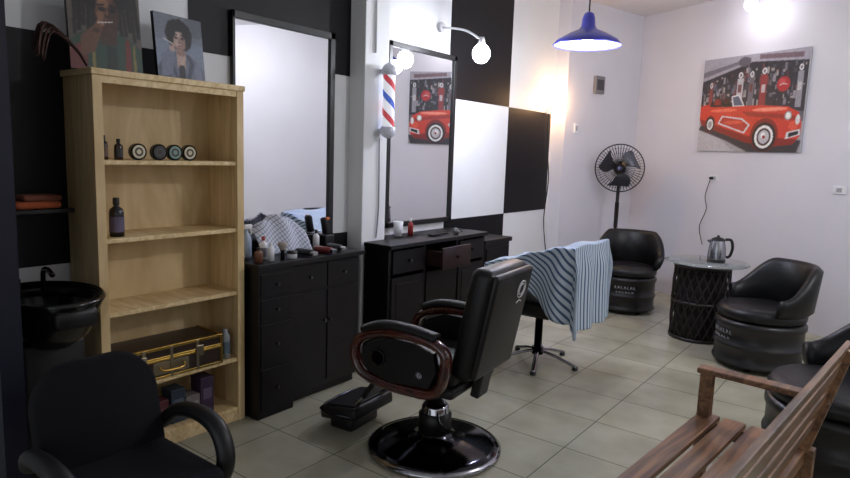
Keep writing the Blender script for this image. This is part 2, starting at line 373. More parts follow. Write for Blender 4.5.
# ---------------------------------------------------------------- mirrors
def wmirror(y0,y1,z0,z1,fw=.035,fl=None):
    m=B('wall_mirror',(-3.295,(y0+y1)/2,0),90); w=y1-y0; fl=fw if fl is None else fl
    m.bx((-w/2+.002,-.012,z0+.002),(w/2-.002,0,z1-.002),BLACK)
    m.poly([(-w/2+fl,z0+fw),(w/2-fw,z0+fw),(w/2-fw,z1-fw),(-w/2+fl,z1-fw)],MIRR,-.014)
    fr=mat('mirror_frame_black',(10,10,14),.4)
    m.bx((-w/2,-.03,z0),(w/2,0,z0+fw),fr,.003); m.bx((-w/2,-.03,z1-fw),(w/2,0,z1),fr,.003)
    m.bx((-w/2,-.03,z0),(-w/2+fl,0,z1),fr,.003); m.bx((w/2-fw,-.03,z0),(w/2,0,z1),fr,.003)
    m.done()
wmirror(2.37,3.22,.96,2.40,.045,.02)
wmirror(3.80,4.72,.99,2.45,.04)

# ---------------------------------------------------------------- cabinets
HND=mat('handle_metal',(40,38,40),.4,1)
k=B('vanity_cabinet',(-2.90,2.25,0),90)
k.bx((-.005,-.03,.90),(.89,.385,.93),DARKW,.003)
k.bx((0,-.02,0),(.27,.38,.90),DARKW,.003)
for i,(z0,z1) in enumerate(((.05,.30),(.32,.57),(.59,.72),(.74,.87))):
    k.bx((.02,-.026,z0),(.25,-.018,z1),DARKW,.001); k.cyl((.135,-.034,(z0+z1)/2),.009,.02,HND,rot=(90,0,0))
k.bx((.27,.02,.06),(.885,.38,.90),DARKW,.003)
for x0,x1 in ((.285,.57),(.585,.87)):
    k.bx((x0,.012,.09),(x1,.022,.70),DARKW,.001)
    k.bx((x0,.012,.72),(x1,.022,.88),DARKW,.001); k.cyl(((x0+x1)/2,.004,.80),.009,.02,HND,rot=(90,0,0))
k.cyl((.555,.004,.5),.009,.02,HND,rot=(90,0,0)); k.cyl((.60,.004,.5),.009,.02,HND,rot=(90,0,0))
k.bx((.29,.05,0),(.87,.36,.06),DARKW); k.done()
k=B('vanity_cabinet',(-2.90,3.42,0),90)
k.bx((-.01,-.03,.90),(1.31,.235,.93),DARKW,.003); k.bx((.26,.2,.90),(1.31,.385,.93),DARKW,.003)
k.bx((0,0,0),(.03,.235,.90),DARKW); k.bx((1.27,0,0),(1.30,.235,.90),DARKW); k.bx((.03,.2,.05),(1.27,.235,.9),DARKW)
k.bx((0,0,.05),(1.3,.235,.08),DARKW)
k.bx((.42,0,.08),(.45,.2,.9),DARKW); k.bx((.86,0,.08),(.89,.2,.9),DARKW)
for x0,x1 in ((.03,.42),(.89,1.27)):
    k.bx((x0,-.012,.10),(x1,.004,.68),DARKW,.002); k.bx((x0+.05,-.016,.15),(x1-.05,-.010,.63),DARKW,.002)
BRW=wood('drawer_brown',(30,15,13),(48,25,20),(8,8,8),.4)
for x0,x1,o_ in ((.03,.42,0),(.45,.86,-.14),(.89,1.27,0)):
    k.bx((x0+.01,-.014+o_,.71),(x1-.01,.004+o_,.88),BRW if o_ else DARKW,.002); k.cyl(((x0+x1)/2,-.026+o_,.80),.012,.022,HND,rot=(90,0,0))
    if o_: k.bx((x0+.02,o_,.72),(x0+.03,.18,.85),BRW); k.bx((x1-.03,o_,.72),(x1-.02,.18,.85),DARKW); k.bx((x0+.02,o_,.72),(x1-.02,.18,.73),DARKW)
k.bx((.45,-.012,.10),(.86,.004,.68),DARKW,.002)
k.done()
k=B('storage_box',(-3.09,5.0,0),90); k.bx((-.22,-.16,0),(.22,.2,.80),DARKW,.004); k.bx((-.24,-.18,.80),(.24,.2,.84),DARKW,.004); k.bx((-.2,-.172,.42),(.2,-.158,.76),DARKW,.002); k.bx((-.2,-.172,.06),(.2,-.158,.38),DARKW,.002); k.done()

ZT=.931
o=B('spray_bottle',(-3.12,2.35,ZT)); SB=mat('clear_blue',(150,165,185),.2)
o.lathe([(0,0),(.032,0),(.034,.02),(.034,.10),(.026,.14),(.013,.16),(.013,.175)],SB); o.box((0,.012,.19),(.02,.06,.028),WHITE,.006); o.tube([(0,.03,.185),(0,.04,.165),(0,.034,.14)],.004,WHITE,6); o.done()
bottle('lotion_bottle',(-3.02,2.40,ZT),.14,.024,WHITE,mat('cap_red',(150,46,46),.4),mat('label_grey',(120,120,130),.5))
bottle('lotion_bottle',(-2.95,2.31,ZT),.09,.024,mat('amber',(110,70,52),.3),BLACK)
bottle('lotion_bottle',(-2.95,2.40,ZT),.11,.02,WHITE,WHITE)
o=B('powder_brush',(-2.94,2.48,ZT)); o.lathe([(0,0),(.014,0),(.012,.05),(.018,.06)],BLACK).lathe([(.016,.06),(.03,.09),(.025,.105),(0,.11)],mat('bristle',(150,140,132),.8)).done()
o=B('wax_jar',(-2.94,2.555,ZT)); o.lathe([(0,0),(.03,0),(.03,.03)],WHITE).lathe([(.032,.03),(.032,.045),(0,.045)],BLACK).done()
def clipper(loc,rz,cc):
    o=B('hair_clipper',loc,rz); M1=mat('clip_%d'%cc[0],cc,.3)
    o.box((0,0,.022),(.045,.15,.04),M1,.015); o.box((0,-.085,.022),(.042,.03,.024),CHROME,.003); o.tube([(0,.075,.02),(.015,.10,.012),(.05,.11,.008),(.07,.09,.006)],.004,BLACK,6)
    o.done()
clipper((-2.965,2.68,ZT),90,(18,18,22)); clipper((-2.965,2.84,ZT),95,(110,34,30)); clipper((-3.0,2.98,ZT),80,(40,40,46))
bottle('lotion_bottle',(-3.12,2.92,ZT),.13,.022,WHITE,BLACK)
o=B('clipper_stand',(-3.20,3.08,ZT)); o.box((0,0,.04),(.1,.09,.08),BLACK,.01); o.box((0,0,.13),(.05,.045,.14),BLACK,.015,rot=(12,0,0)); o.box((.02,.0,.19),(.02,.03,.02),mat('orange_pl',(200,104,50),.4),.004); o.done()
tw=bpy.data.materials.new('checked_cloth'); tw.use_nodes=True; nt=tw.node_tree; bb=nt.nodes['Principled BSDF']; bb.inputs['Roughness'].default_value=.9
tc=nt.nodes.new('ShaderNodeTexCoord'); ck=nt.nodes.new('ShaderNodeTexBrick'); ck.offset=0; ck.inputs['Scale'].default_value=1
ck.inputs['Brick Width'].default_value=.022; ck.inputs['Row Height'].default_value=.022; ck.inputs['Mortar Size'].default_value=.002
ck.inputs['Color1'].default_value=lin((200,203,214)); ck.inputs['Color2'].default_value=lin((190,194,206)); ck.inputs['Mortar'].default_value=lin((110,118,144))
mp=nt.nodes.new('ShaderNodeMapping'); mp.inputs['Rotation'].default_value=(0,1.5708,.5)
nt.links.new(tc.outputs['Object'],mp.inputs['Vector']); nt.links.new(mp.outputs['Vector'],ck.inputs['Vector']); nt.links.new(ck.outputs['Color'],bb.inputs['Base Color'])
o=B('checked_towel',(-3.17,2.62,ZT))
tb=bmesh.new(); nx,ny=30,16; G=[]
for i in range(nx+1):
    r_=[]
    for j in range(ny+1):
        u=i/nx; v=j/ny
        x=.08-.14*v+.012*math.sin(u*14); y=-.17+.40*u; z=.004+.23*math.sin(math.pi*min(1,v*.55+.0))*(.65+.35*math.sin(u*math.pi))+.012*math.sin(u*19+v*6)*v
        r_.append(tb.verts.new((x,y,max(z,.005))))
    G.append(r_)
for i in range(nx):
    for j in range(ny): tb.faces.new((G[i][j],G[i+1][j],G[i+1][j+1],G[i][j+1]))
o._in(tb,tw,None,True); ob=o.done(); ob.modifiers.new('s','SOLIDIFY').thickness=.005
o=B('cup',(-3.18,3.86,ZT)); o.lathe([(0,0),(.03,0),(.04,.12),(.036,.12),(.028,.01),(0,.01)],WHITE).done()
bottle('lotion_bottle',(-3.15,3.98,ZT),.14,.022,mat('cap_red',(150,46,46),.4),WHITE)
o=B('hair_brush',(-3.0,4.1,ZT)); o.box((0,0,.012),(.05,.12,.02),BLACK,.008); o.box((0,.12,.012),(.022,.14,.018),BLACK,.008); o.done()
clipper((-2.99,4.40,ZT),40,(40,40,46))
o=B('wall_shelf_with_towels',(-3.296,1.25,1.28),90); OR=mat('orange_towel',(170,84,46),.9,bump=.5,nscale=70)
o.bx((-.13,-.16,-.02),(.13,0,0),DARKW,.003); o.box((-.02,-.085,.018),(.20,.13,.034),OR,.014); o.box((.0,-.085,.05),(.17,.12,.028),mat('brown_towel',(110,60,44),.9),.012); o.done()

# ---------------------------------------------------------------- barber pole
stm=bpy.data.materials.new('barber_stripes'); stm.use_nodes=True; nt=stm.node_tree; bb=nt.nodes['Principled BSDF']; bb.inputs['Roughness'].default_value=.2
tc=nt.nodes.new('ShaderNodeTexCoord'); sx=nt.nodes.new('ShaderNodeSeparateXYZ'); nt.links.new(tc.outputs['Object'],sx.inputs[0])
at=nt.nodes.new('ShaderNodeMath'); at.operation='ARCTAN2'; nt.links.new(sx.outputs['Y'],at.inputs[0]); nt.links.new(sx.outputs['X'],at.inputs[1])
m1=nt.nodes.new('ShaderNodeMath'); m1.operation='MULTIPLY'; m1.inputs[1].default_value=1/(2*math.pi); nt.links.new(at.outputs[0],m1.inputs[0])
m2=nt.nodes.new('ShaderNodeMath'); m2.operation='MULTIPLY_ADD'; m2.inputs[1].default_value=3.8; nt.links.new(sx.outputs['Z'],m2.inputs[0]); nt.links.new(m1.outputs[0],m2.inputs[2])
fr=nt.nodes.new('ShaderNodeMath'); fr.operation='FRACT'; nt.links.new(m2.outputs[0],fr.inputs[0])
rp=nt.nodes.new('ShaderNodeValToRGB'); rp.color_ramp.interpolation='CONSTANT'
e=rp.color_ramp.elements; e[0].position=0; e[0].color=lin((235,235,245)); e[1].position=.30; e[1].color=lin((190,70,80))
q=e.new(.5); q.color=lin((235,235,245)); q=e.new(.80); q.color=lin((70,100,190))
nt.links.new(fr.outputs[0],rp.inputs[0]); nt.links.new(rp.outputs[0],bb.inputs['Base Color']); nt.links.new(rp.outputs[0],bb.inputs['Emission Color']); bb.inputs['Emission Strength'].default_value=.5
o=B('barber_pole',(-3.075,3.58,1.965))
o.lathe([(.045,-.19),(.045,.19)],stm)
WC=mat('pole_cap_white',(215,218,230),.25,coat=.3)
o.lathe([(0,.27),(.02,.27),(.04,.255),(.054,.235),(.056,.19),(.045,.185)],WC); o.lathe([(0,-.27),(.02,-.27),(.04,-.255),(.054,-.235),(.056,-.19),(.045,-.185)],WC)
o.box((-.05,0,.215),(.05,.05,.03),WC,.004); o.box((-.05,0,-.215),(.05,.05,.03),WC,.004); o.done()
o=B('wall_conduit'); o.tube([(-3.14,3.5,2.3),(-3.14,3.5,ZC-.002)],.008,WHITE,8,1); o.tube([(-3.14,3.56,1.7),(-3.14,3.57,1.2),(-3.14,3.55,.95)],.005,mat('cable_grey',(120,120,125),.5),6); o.done()

# ---------------------------------------------------------------- barber chair
def barber_chair(loc,rz):
    o=B('barber_chair',loc,rz)
    o.lathe([(0,0),(.352,0),(.36,.012),(.352,.028),(.30,.042),(.16,.062),(.10,.075),(.085,.10),(.07,.12)],DCHROME,seg=48)
    o.lathe([(.345,.0),(.365,.006),(.365,.02),(.348,.03)],CHROME,seg=48)
    o.lathe([(.075,.08),(.075,.24),(.06,.26),(.055,.26),(.055,.38)],CHROME)
    o.lathe([(.062,.1),(.09,.1),(.09,.2),(.062,.22)],BLACK)
    o.box((0,0,.38),(.30,.32,.04),BLACK,.01)
    o.box((0,-.03,.425),(.50,.52,.06),BLACK,.02)
    o.box((0,-.05,.495),(.47,.54,.12),LEATH,.045,seg=4)
    o.box((0,.30,.78),(.47,.13,.58),LEATH,.05,rot=(-11,0,0),seg=4)
    o.box((0,.365,.775),(.44,.04,.54),LEATH,.018,rot=(-11,0,0),seg=3)
    o.box((0,.24,.60),(.40,.10,.16),LEATH,.045,rot=(-11,0,0),seg=4)
    o.box((0,.27,.45),(.12,.05,.18),BLACK,.01,rot=(-11,0,0))
    Rt=Matrix.Rotation(math.radians(-11),4,'X')
    c0=Vector((0,.30,.78))
    def onback(x,z): return c0+(Rt@Vector((x,.089,z)))
    for rr in (.045,.03):
        o.tube([onback(-.10+rr*math.cos(a),.17+rr*math.sin(a)) for a in [2*math.pi*i/10 for i in range(10)]],.003,WHITE,5,3,True)
    o.tube([onback(-.13,.10),onback(-.10,.11),onback(-.07,.10)],.003,WHITE,5)
    for sx_ in (-1,1):
        x=sx_*.295
        o.tube([(x,.16,.44),(x,.21,.55),(x,.20,.655),(x,.06,.70),(x,-.14,.695),(x,-.29,.64),(x,-.33,.55),(x,-.28,.46),(x,-.14,.425),(x,.02,.42)],.036,BURG,12,6,True,.75)
        o.prism([(.13,.46),(.17,.55),(.15,.64),(.04,.67),(-.13,.67),(-.25,.62),(-.28,.55),(-.24,.48),(-.1,.445)],LEATH,'yz',x-.018,x+.018)
        o.tube([(x,.16,.715),(x,.0,.735),(x,-.16,.73),(x,-.27,.69)],.040,LEATH,12,6,False,.6)
        o.cyl((x+sx_*.02,-.17,.56),.045,.012,DCHROME,rot=(0,90,0))
        o.cyl((x+sx_*.022,.08,.52),.018,.012,CHROME,rot=(0,90,0))
    o.tube([(-.12,-.26,.40),(-.12,-.34,.30),(-.12,-.46,.16)],.014,CHROME,8); o.tube([(.12,-.26,.40),(.12,-.34,.30),(.12,-.46,.16)],.014,CHROME,8)
    o.box((0,-.33,.31),(.34,.03,.16),LEATH,.012,rot=(-35,0,0))
    o.box((0,-.53,.12),(.38,.26,.075),BLACK,.02,rot=(8,0,0)); o.box((0,-.53,.162),(.32,.20,.012),BLACK,.004,rot=(8,0,0))
    o.box((0,-.55,.04),(.26,.16,.08),BLACK,.015)
    o.tube([(-.18,-.42,.12),(-.19,-.645,.13),(.19,-.645,.13),(.18,-.42,.12)],.010,DCHROME,8,4)
    o.tube([(.05,.04,.22),(.16,.12,.22),(.26,.24,.25),(.30,.30,.27)],.009,CHROME,8); o.tube([(.29,.28,.265),(.33,.34,.285)],.014,BLACK,8,1)
    o.done()
barber_chair((-1.90,2.67,0),-84)

# ---------------------------------------------------------------- styling chair + cape
o=B('styling_chair',(-2.15,4.37,0),-88)
for i in range(5):
    a=2*math.pi*i/5+.35; ca,sa=math.cos(a),math.sin(a)
    o.tube([(0,0,.10),(.12*ca,.12*sa,.085),(.27*ca,.27*sa,.04),(.32*ca,.32*sa,.025)],.018,CHROME,8,4,False,.7); o.cyl((.31*ca,.31*sa,.012),.022,.024,BLACK)
o.cyl((0,0,.1),.045,.06,DCHROME); o.cyl((0,0,.25),.03,.3,DCHROME); o.box((0,0,.40),(.26,.26,.03),BLACK,.008)
o.box((0,-.02,.47),(.48,.50,.11),LEATH,.04,seg=4); o.box((0,.28,.70),(.44,.08,.44),LEATH,.035,rot=(-7,0,0),seg=4); o.box((0,.25,.47),(.1,.05,.2),BLACK,.01)
for sx_ in (-1,1):
    o.tube([(sx_*.25,.20,.44),(sx_*.255,.22,.64),(sx_*.255,.1,.71),(sx_*.255,-.18,.71),(sx_*.25,-.24,.60),(sx_*.24,-.2,.44)],.022,BLACK,10,5)
o.done()
cm=bpy.data.materials.new('striped_cape_fabric'); cm.use_nodes=True; nt=cm.node_tree; bb=nt.nodes['Principled BSDF']; bb.inputs['Roughness'].default_value=.75
uvn=nt.nodes.new('ShaderNodeUVMap'); uvn.uv_map='UVMap'; sx=nt.nodes.new('ShaderNodeSeparateXYZ'); nt.links.new(uvn.outputs[0],sx.inputs[0])
m1=nt.nodes.new('ShaderNodeMath'); m1.operation='MULTIPLY'; m1.inputs[1].default_value=1/.030; nt.links.new(sx.outputs['Y'],m1.inputs[0])
fr=nt.nodes.new('ShaderNodeMath'); fr.operation='FRACT'; nt.links.new(m1.outputs[0],fr.inputs[0])
rp=nt.nodes.new('ShaderNodeValToRGB'); rp.color_ramp.interpolation='CONSTANT'; rp.color_ramp.elements[0].color=lin((62,88,122)); rp.color_ramp.elements[1].position=.38; rp.color_ramp.elements[1].color=lin((188,200,212))
nt.links.new(fr.outputs[0],rp.inputs[0]); nt.links.new(rp.outputs[0],bb.inputs['Base Color'])
def ss(t): t=max(0,min(1,t)); return t*t*(3-2*t)
x0,x1,y0,y1=-2.47,-1.75,4.04,4.66
bm=bmesh.new(); uvl=bm.loops.layers.uv.new('UVMap'); NX,NY=110,90; G=[]
xs=x0-.10; xe=x1+.62; ys=y0-.26; ye=y1+.16
for i in range(NX+1):
    row=[]
    for j in range(NY+1):
        X=xs+(xe-xs)*i/NX; Y=ys+(ye-ys)*j/NY
        cx=max(x0,min(x1,X)); cy=max(y0,min(y1,Y)); ex=X-cx; ey=Y-cy
        tt=(cx-x0)/(x1-x0)
        if ey<0: ey*=(1+1.15*ss((tt-.45)/.5)) if ex<=0 else 2.15
        if ex>0 and ey<0:
            ex_=max(ex,-ey)+.35*min(ex,-ey)*.3
            ex_=min(ex_,.66)
            ln=math.hypot(ex,ey); dx_,dy_=ex/ln,ey/ln
        else:
            ex_=math.hypot(ex,ey); dx_=dy_=0
            if ex_>1e-6: dx_,dy_=ex/ex_,ey/ex_
        ztop=.80+.19*(.55*tt+.45*ss(tt*1.15))-.025*math.sin(math.pi*(cy-y0)/(y1-y0))*math.sin(math.pi*min(1,tt*1.1))
        amp=ss(ex_/.22)
        ang=math.atan2(dy_,dx_)
        wv=(math.sin(cy*24+2*math.sin(cx*9)+ang*3)*.020+math.sin(cx*24+1.3+ex_*3)*.020)
        out=.03*amp+.05*ex_+wv*amp
        z=max(ztop-ex_*.97,.03)+.007*math.sin(cx*28+cy*15)*(1-amp)
        row.append((bm.verts.new((cx+dx_*out,cy+dy_*out,z)),X,Y))
    G.append(row)
for i in range(NX):
    for j in range(NY):
        q=[G[i][j],G[i+1][j],G[i+1][j+1],G[i][j+1]]
        fc=bm.faces.new([a[0] for a in q]); fc.smooth=True
        for l,a in zip(fc.loops,q): l[uvl].uv=(a[1],a[2]+.45*min(a[1],x1))
me=bpy.data.meshes.new('barber_cape'); bm.to_mesh(me); bm.free(); me.materials.append(cm)
ob=bpy.data.objects.new('barber_cape',me); sc.collection.objects.link(ob); md=ob.modifiers.new('s','SOLIDIFY'); md.thickness=.004

# ---------------------------------------------------------------- tub chairs
def tub(loc,rz,r=.34,text=True):
    o=B('tub_armchair',loc,rz); DM=mat('drum_black',(14,12,14),.4)
    o.lathe([(0,.03),(r-.05,.03),(r-.03,.03),(r,.045),(r,.06),(r-.012,.07),(r-.012,.17),(r,.18),(r,.20),(r-.012,.21),(r-.012,.33),(r,.34),(r,.37),(r-.02,.39),(0,.39)],DM,seg=40)
    for i in range(4):
        a=math.pi/4+i*math.pi/2; o.cyl(((r-.1)*math.cos(a),(r-.1)*math.sin(a),.016),.025,.032,BLACK)
    o.lathe([(0,.385),(r-.04,.385),(r-.01,.41),(r-.005,.45),(r-.03,.485),(r-.1,.50),(0,.50)],LEATH,seg=40)
    def zt(a):
        d=abs(a-90); return .84-.24*ss((d-45)/55)
    o.arcpad(r-.01,.075,-12,192,.46,zt,LEATH,36,.03)
    if text:
        TX=mat('faded_white_lettering',(150,150,152),.6)
        for row,(z,n,h_) in enumerate(((.275,7,.030),(.232,6,.018))):
            for i in range(n):
                a0=-108+i*6.2+row*3; pts=[]
                for dx,dz in ((0,0),(.6,1),(1.5,.2),(2.3,.9 if i%2 else .1),(3.6,0)):
                    a=math.radians(a0+dx*1.1); rr=r-.010; pts.append((rr*math.cos(a),rr*math.sin(a),z+dz*h_))
                o.tube(pts,.0026,TX,4,3)
    o.done()
tub((-2.26,6.62,0),14,.30)
tub((-.80,5.55,0),-50,.33)
tub((-.13,3.83,0),-66,.36,False)

# ---------------------------------------------------------------- side table + kettle
o=B('side_table',(-1.38,6.05,0)); LAT=mat('woven_rattan_dark',(28,16,16),.45)
o.lathe([(.19,.0),(.245,.0),(.25,.02),(.235,.03)],LAT); o.lathe([(.2,.66),(.245,.66),(.25,.68),(.24,.695),(.2,.695)],LAT)
o.lathe([(.205,.02),(.215,.34),(.205,.67)],mat('rattan_inner',(12,9,10),.8))
for i in range(22):
    for d in (-1,1):
        pts=[]
        for k_ in range(7):
            t=k_/6; a=2*math.pi*i/22+d*t*1.1; rr=.232+.008*math.sin(math.pi*t)+.003*d
            pts.append((rr*math.cos(a),rr*math.sin(a),.02+.65*t))
        o.tube(pts,.0075,LAT,5,2)
o.lathe([(.235,.33),(.248,.335),(.248,.355),(.235,.36)],LAT)
GL=mat('glass_top',(205,215,215),.05,0,trans=.85)
o.lathe([(0,.697),(.355,.697),(.36,.701),(.355,.709),(0,.709)],GL,c=(.02,.04,0),seg=48); o.done()
o=B('electric_kettle',(-1.29,6.12,.710)); ST=mat('brushed_steel',(165,165,172),.25,1)
o.cyl((0,0,.012),.078,.024,BLACK); o.lathe([(.075,.024),(.078,.05),(.07,.14),(.058,.195)],ST); o.lathe([(.06,.193),(.055,.21),(.03,.222),(.012,.225),(.012,.24),(0,.243)],BLACK)
o.tube([(.055,.03,.205),(.10,.05,.20),(.115,.057,.13),(.10,.05,.06),(.075,.035,.045)],.013,BLACK,8); o.prism([(-.05,.15),(-.095,.19),(-.055,.2)],ST,'xz',-.015,.015)
o.done()

# ---------------------------------------------------------------- fan
o=B('pedestal_fan',(-2.66,7.24,0),18)
o.cyl((0,.02,.02),.2,.04,BLACK); o.cyl((0,.06,.55),.016,1.06,BLACK); o.cyl((0,.06,.95),.024,.3,BLACK)
o.cyl((0,.08,1.50),.07,.14,BLACK,rot=(90,0,0)); o.tube([(0,.06,1.0),(0,.09,1.3),(0,.09,1.45)],.02,BLACK,8)
def ring(y,r,t): o.tube([(r*math.cos(a),y,1.5+r*math.sin(a)) for a in [2*math.pi*i/20 for i in range(20)]],t,BLACK,5,2,True)
for y,r in ((-.075,.10),(-.065,.17),(-.045,.23)): ring(y,r,.002)
ring(-.0,.275,.007); ring(.01,.275,.007)
for i in range(48):
    a=2*math.pi*i/48; ca,sa=math.cos(a),math.sin(a)
    o.tube([(.04*ca,-.08,1.5+.04*sa),(.17*ca,-.067,1.5+.17*sa),(.25*ca,-.04,1.5+.25*sa),(.275*ca,0,1.5+.275*sa),(.2*ca,.06,1.5+.2*sa),(.06*ca,.07,1.5+.06*sa)],.0024,BLACK,4,2)
o.cyl((0,-.08,1.5),.045,.012,DCHROME,rot=(90,0,0)); o.cyl((0,-.02,1.5),.04,.06,BLACK,rot=(90,0,0))
FB=mat('fan_blade',(44,42,52),.3)
for i in range(3):
    a0=2*math.pi*i/3+.5
    tb=bmesh.new(); A=[];Cc=[]
    for k_ in range(9):
        t=k_/8; r_=.04+.20*t; w0=a0-.18-.35*t; w1=a0+.35+.55*math.sin(math.pi*min(1,t*.8+.1))
        A.append(tb.verts.new((r_*math.cos(w0),-.035,1.5+r_*math.sin(w0)))); Cc.append(tb.verts.new((r_*math.cos(w1),.01,1.5+r_*math.sin(w1))))
    for k_ in range(8): tb.faces.new((A[k_],A[k_+1],Cc[k_+1],Cc[k_]))
    o._in(tb,FB,None,True)
o.done()

# ---------------------------------------------------------------- wooden bench
BW=wood('bench_wood',(82,54,34),(146,106,72),(1.2,14,14),.35,coat=.25)
o=B('wooden_bench',(-.50,2.08,0),-95)
for y in (-.185,-.075,.035,.145): o.box((0,y,.437),(1.90,.090,.024),BW,.005)
for y in (-.21,.20): o.box((0,y,.40),(1.86,.03,.06),BW,.004)
for x in (-.91,.91):
    o.box((x,-.2,.325),(.05,.055,.65),BW,.005); o.box((x,.22,.22),(.05,.055,.44),BW,.005)
    o.box((x,.262,.65),(.045,.04,.48),BW,.005,rot=(-14,0,0))
    o.box((x,0,.40),(.04,.40,.06),BW,.004); o.box((x,.02,.662),(.075,.52,.026),BW,.006)
    o.box((x,0,.15),(.03,.40,.045),BW,.004)
for z,y in ((.56,.225),(.68,.255),(.80,.285),(.885,.305)): o.box((0,y,z),(1.92,.022,.085 if z<.85 else .05),BW,.005,rot=(-14,0,0))
o.done()

# ---------------------------------------------------------------- wash chair + basin
o=B('salon_wash_chair',(-2.08,1.065,0),90)
o.box((0,-.03,.40),(.46,.46,.12),FABR,.045,seg=4); o.pad((0,.21,.575),.44,.42,.10,.13,FABR,rot=(-14,0,0),crown=.03)
o.pad((0,.255,.58),.40,.36,.06,.12,BLACK,rot=(-14,0,0),crown=.02)
for sx_ in (-1,1):
    o.tube([(sx_*.24,.20,.49),(sx_*.265,.12,.555),(sx_*.275,-.02,.575),(sx_*.27,-.14,.545),(sx_*.265,-.19,.45),(sx_*.25,-.16,.36),(sx_*.2,-.08,.33)],.036,BLACK,12,6,False,.8)
    for sy_ in (-.17,.18): o.tube([(sx_*.19,sy_,.35),(sx_*.22,sy_*1.1,.02)],.014,CHROME,8,1); o.cyl((sx_*.22,sy_*1.1,.01),.02,.02,BLACK)
    o.tube([(sx_*.19,-.17,.34),(sx_*.19,.18,.34)],.014,CHROME,8,1)
o.done()
o=B('shampoo_basin',(-2.95,1.175,0)); CER=mat('black_ceramic',(10,10,12),.25,coat=.2)
o.box((-.1,0,.36),(.26,.28,.72),BLACK,.03,seg=3)
o.lathe([(0,.70),(.1,.70),(.18,.76),(.225,.86),(.245,.905),(.235,.92),(.215,.905),(.19,.84),(.12,.77),(0,.76)],CER,seg=40,sx=1.1,sy=.82)
o.lathe([(.195,.885),(.235,.915),(.25,.935),(.26,.92),(.235,.88)],CER,seg=40,sx=1.1,sy=.80)
o.tube([(-.18,.05,.90),(-.18,.05,.99),(-.14,.05,1.01),(-.08,.05,.99)],.012,DCHROME,8); o.cyl((-.19,-.06,.94),.018,.06,DCHROME)
o.box((.24,0,.86),(.06,.18,.09),BLACK,.025); o.done()

# ---------------------------------------------------------------- car canvas
CR=(200,56,38); CRd=(124,30,24); SLc=(206,204,210); TYc=(24,22,26); RD=(160,50,54); WH=(214,212,212)
P=[('p',[(0,0),(1,0),(1,.32),(0,.42)],(160,156,160),2),('p',[(0,0),(.4,0),(.1,.25),(0,.3)],(186,182,186),6,.8),
 ('p',[(0,.42),(1,.30),(1,1),(0,1)],(92,88,98),1),('p',[(0,.46),(1,.40),(1,.90),(.5,.92),(0,.76)],(44,42,50),1),
 ('p',[(0,.76),(.5,.92),(1,.88),(1,1),(0,1)],(158,154,164),2),('p',[(0,.80),(.48,.94),(.48,.965),(0,.86)],(110,106,116),1),('p',[(.56,.94),(.95,.91),(.95,.96),(.56,.985)],(112,90,98),2),('d',.42,.93,.06,.05,(90,86,94),2)]
rnd=random.Random(7)
for i in range(230):
    a=rnd.uniform(.0,.97); b0=rnd.uniform(.46,.86); w_=rnd.uniform(.006,.030); h_=rnd.uniform(.012,.08)
    if b0+h_>.76+.16*min(1,a*2): continue
    P.append(('p',[(a,b0),(a+w_,b0),(a+w_,b0+h_),(a,b0+h_)],rnd.choice([(104,100,110),(160,156,164),(70,66,76),(96,104,126),(120,60,60),(28,26,32),(130,126,134),(60,56,64),(180,172,166)]),1,.8))
for (cx,w_,z0,z1,col) in ((.395,.06,.46,.76,(176,172,176)),(.505,.05,.46,.76,(100,96,106)),(.62,.06,.44,.78,(140,50,54)),(.94,.05,.44,.78,(140,138,146)),(.10,.04,.5,.68,(130,60,58))):
    P+=[('p',[(cx-w_/2,z0),(cx+w_/2,z0),(cx+w_/2,z1),(cx-w_/2,z1)],col,1),('p',[(cx-w_*.3,z0+.16),(cx+w_*.3,z0+.16),(cx+w_*.3,z0+.24),(cx-w_*.3,z0+.24)],(190,186,186) if col[0]==140 else (100,56,56),1,.9),('d',cx,z1+.035,w_*.38,.032,WH,1),('d',cx,z1+.035,w_*.2,.018,(120,110,120),1)]
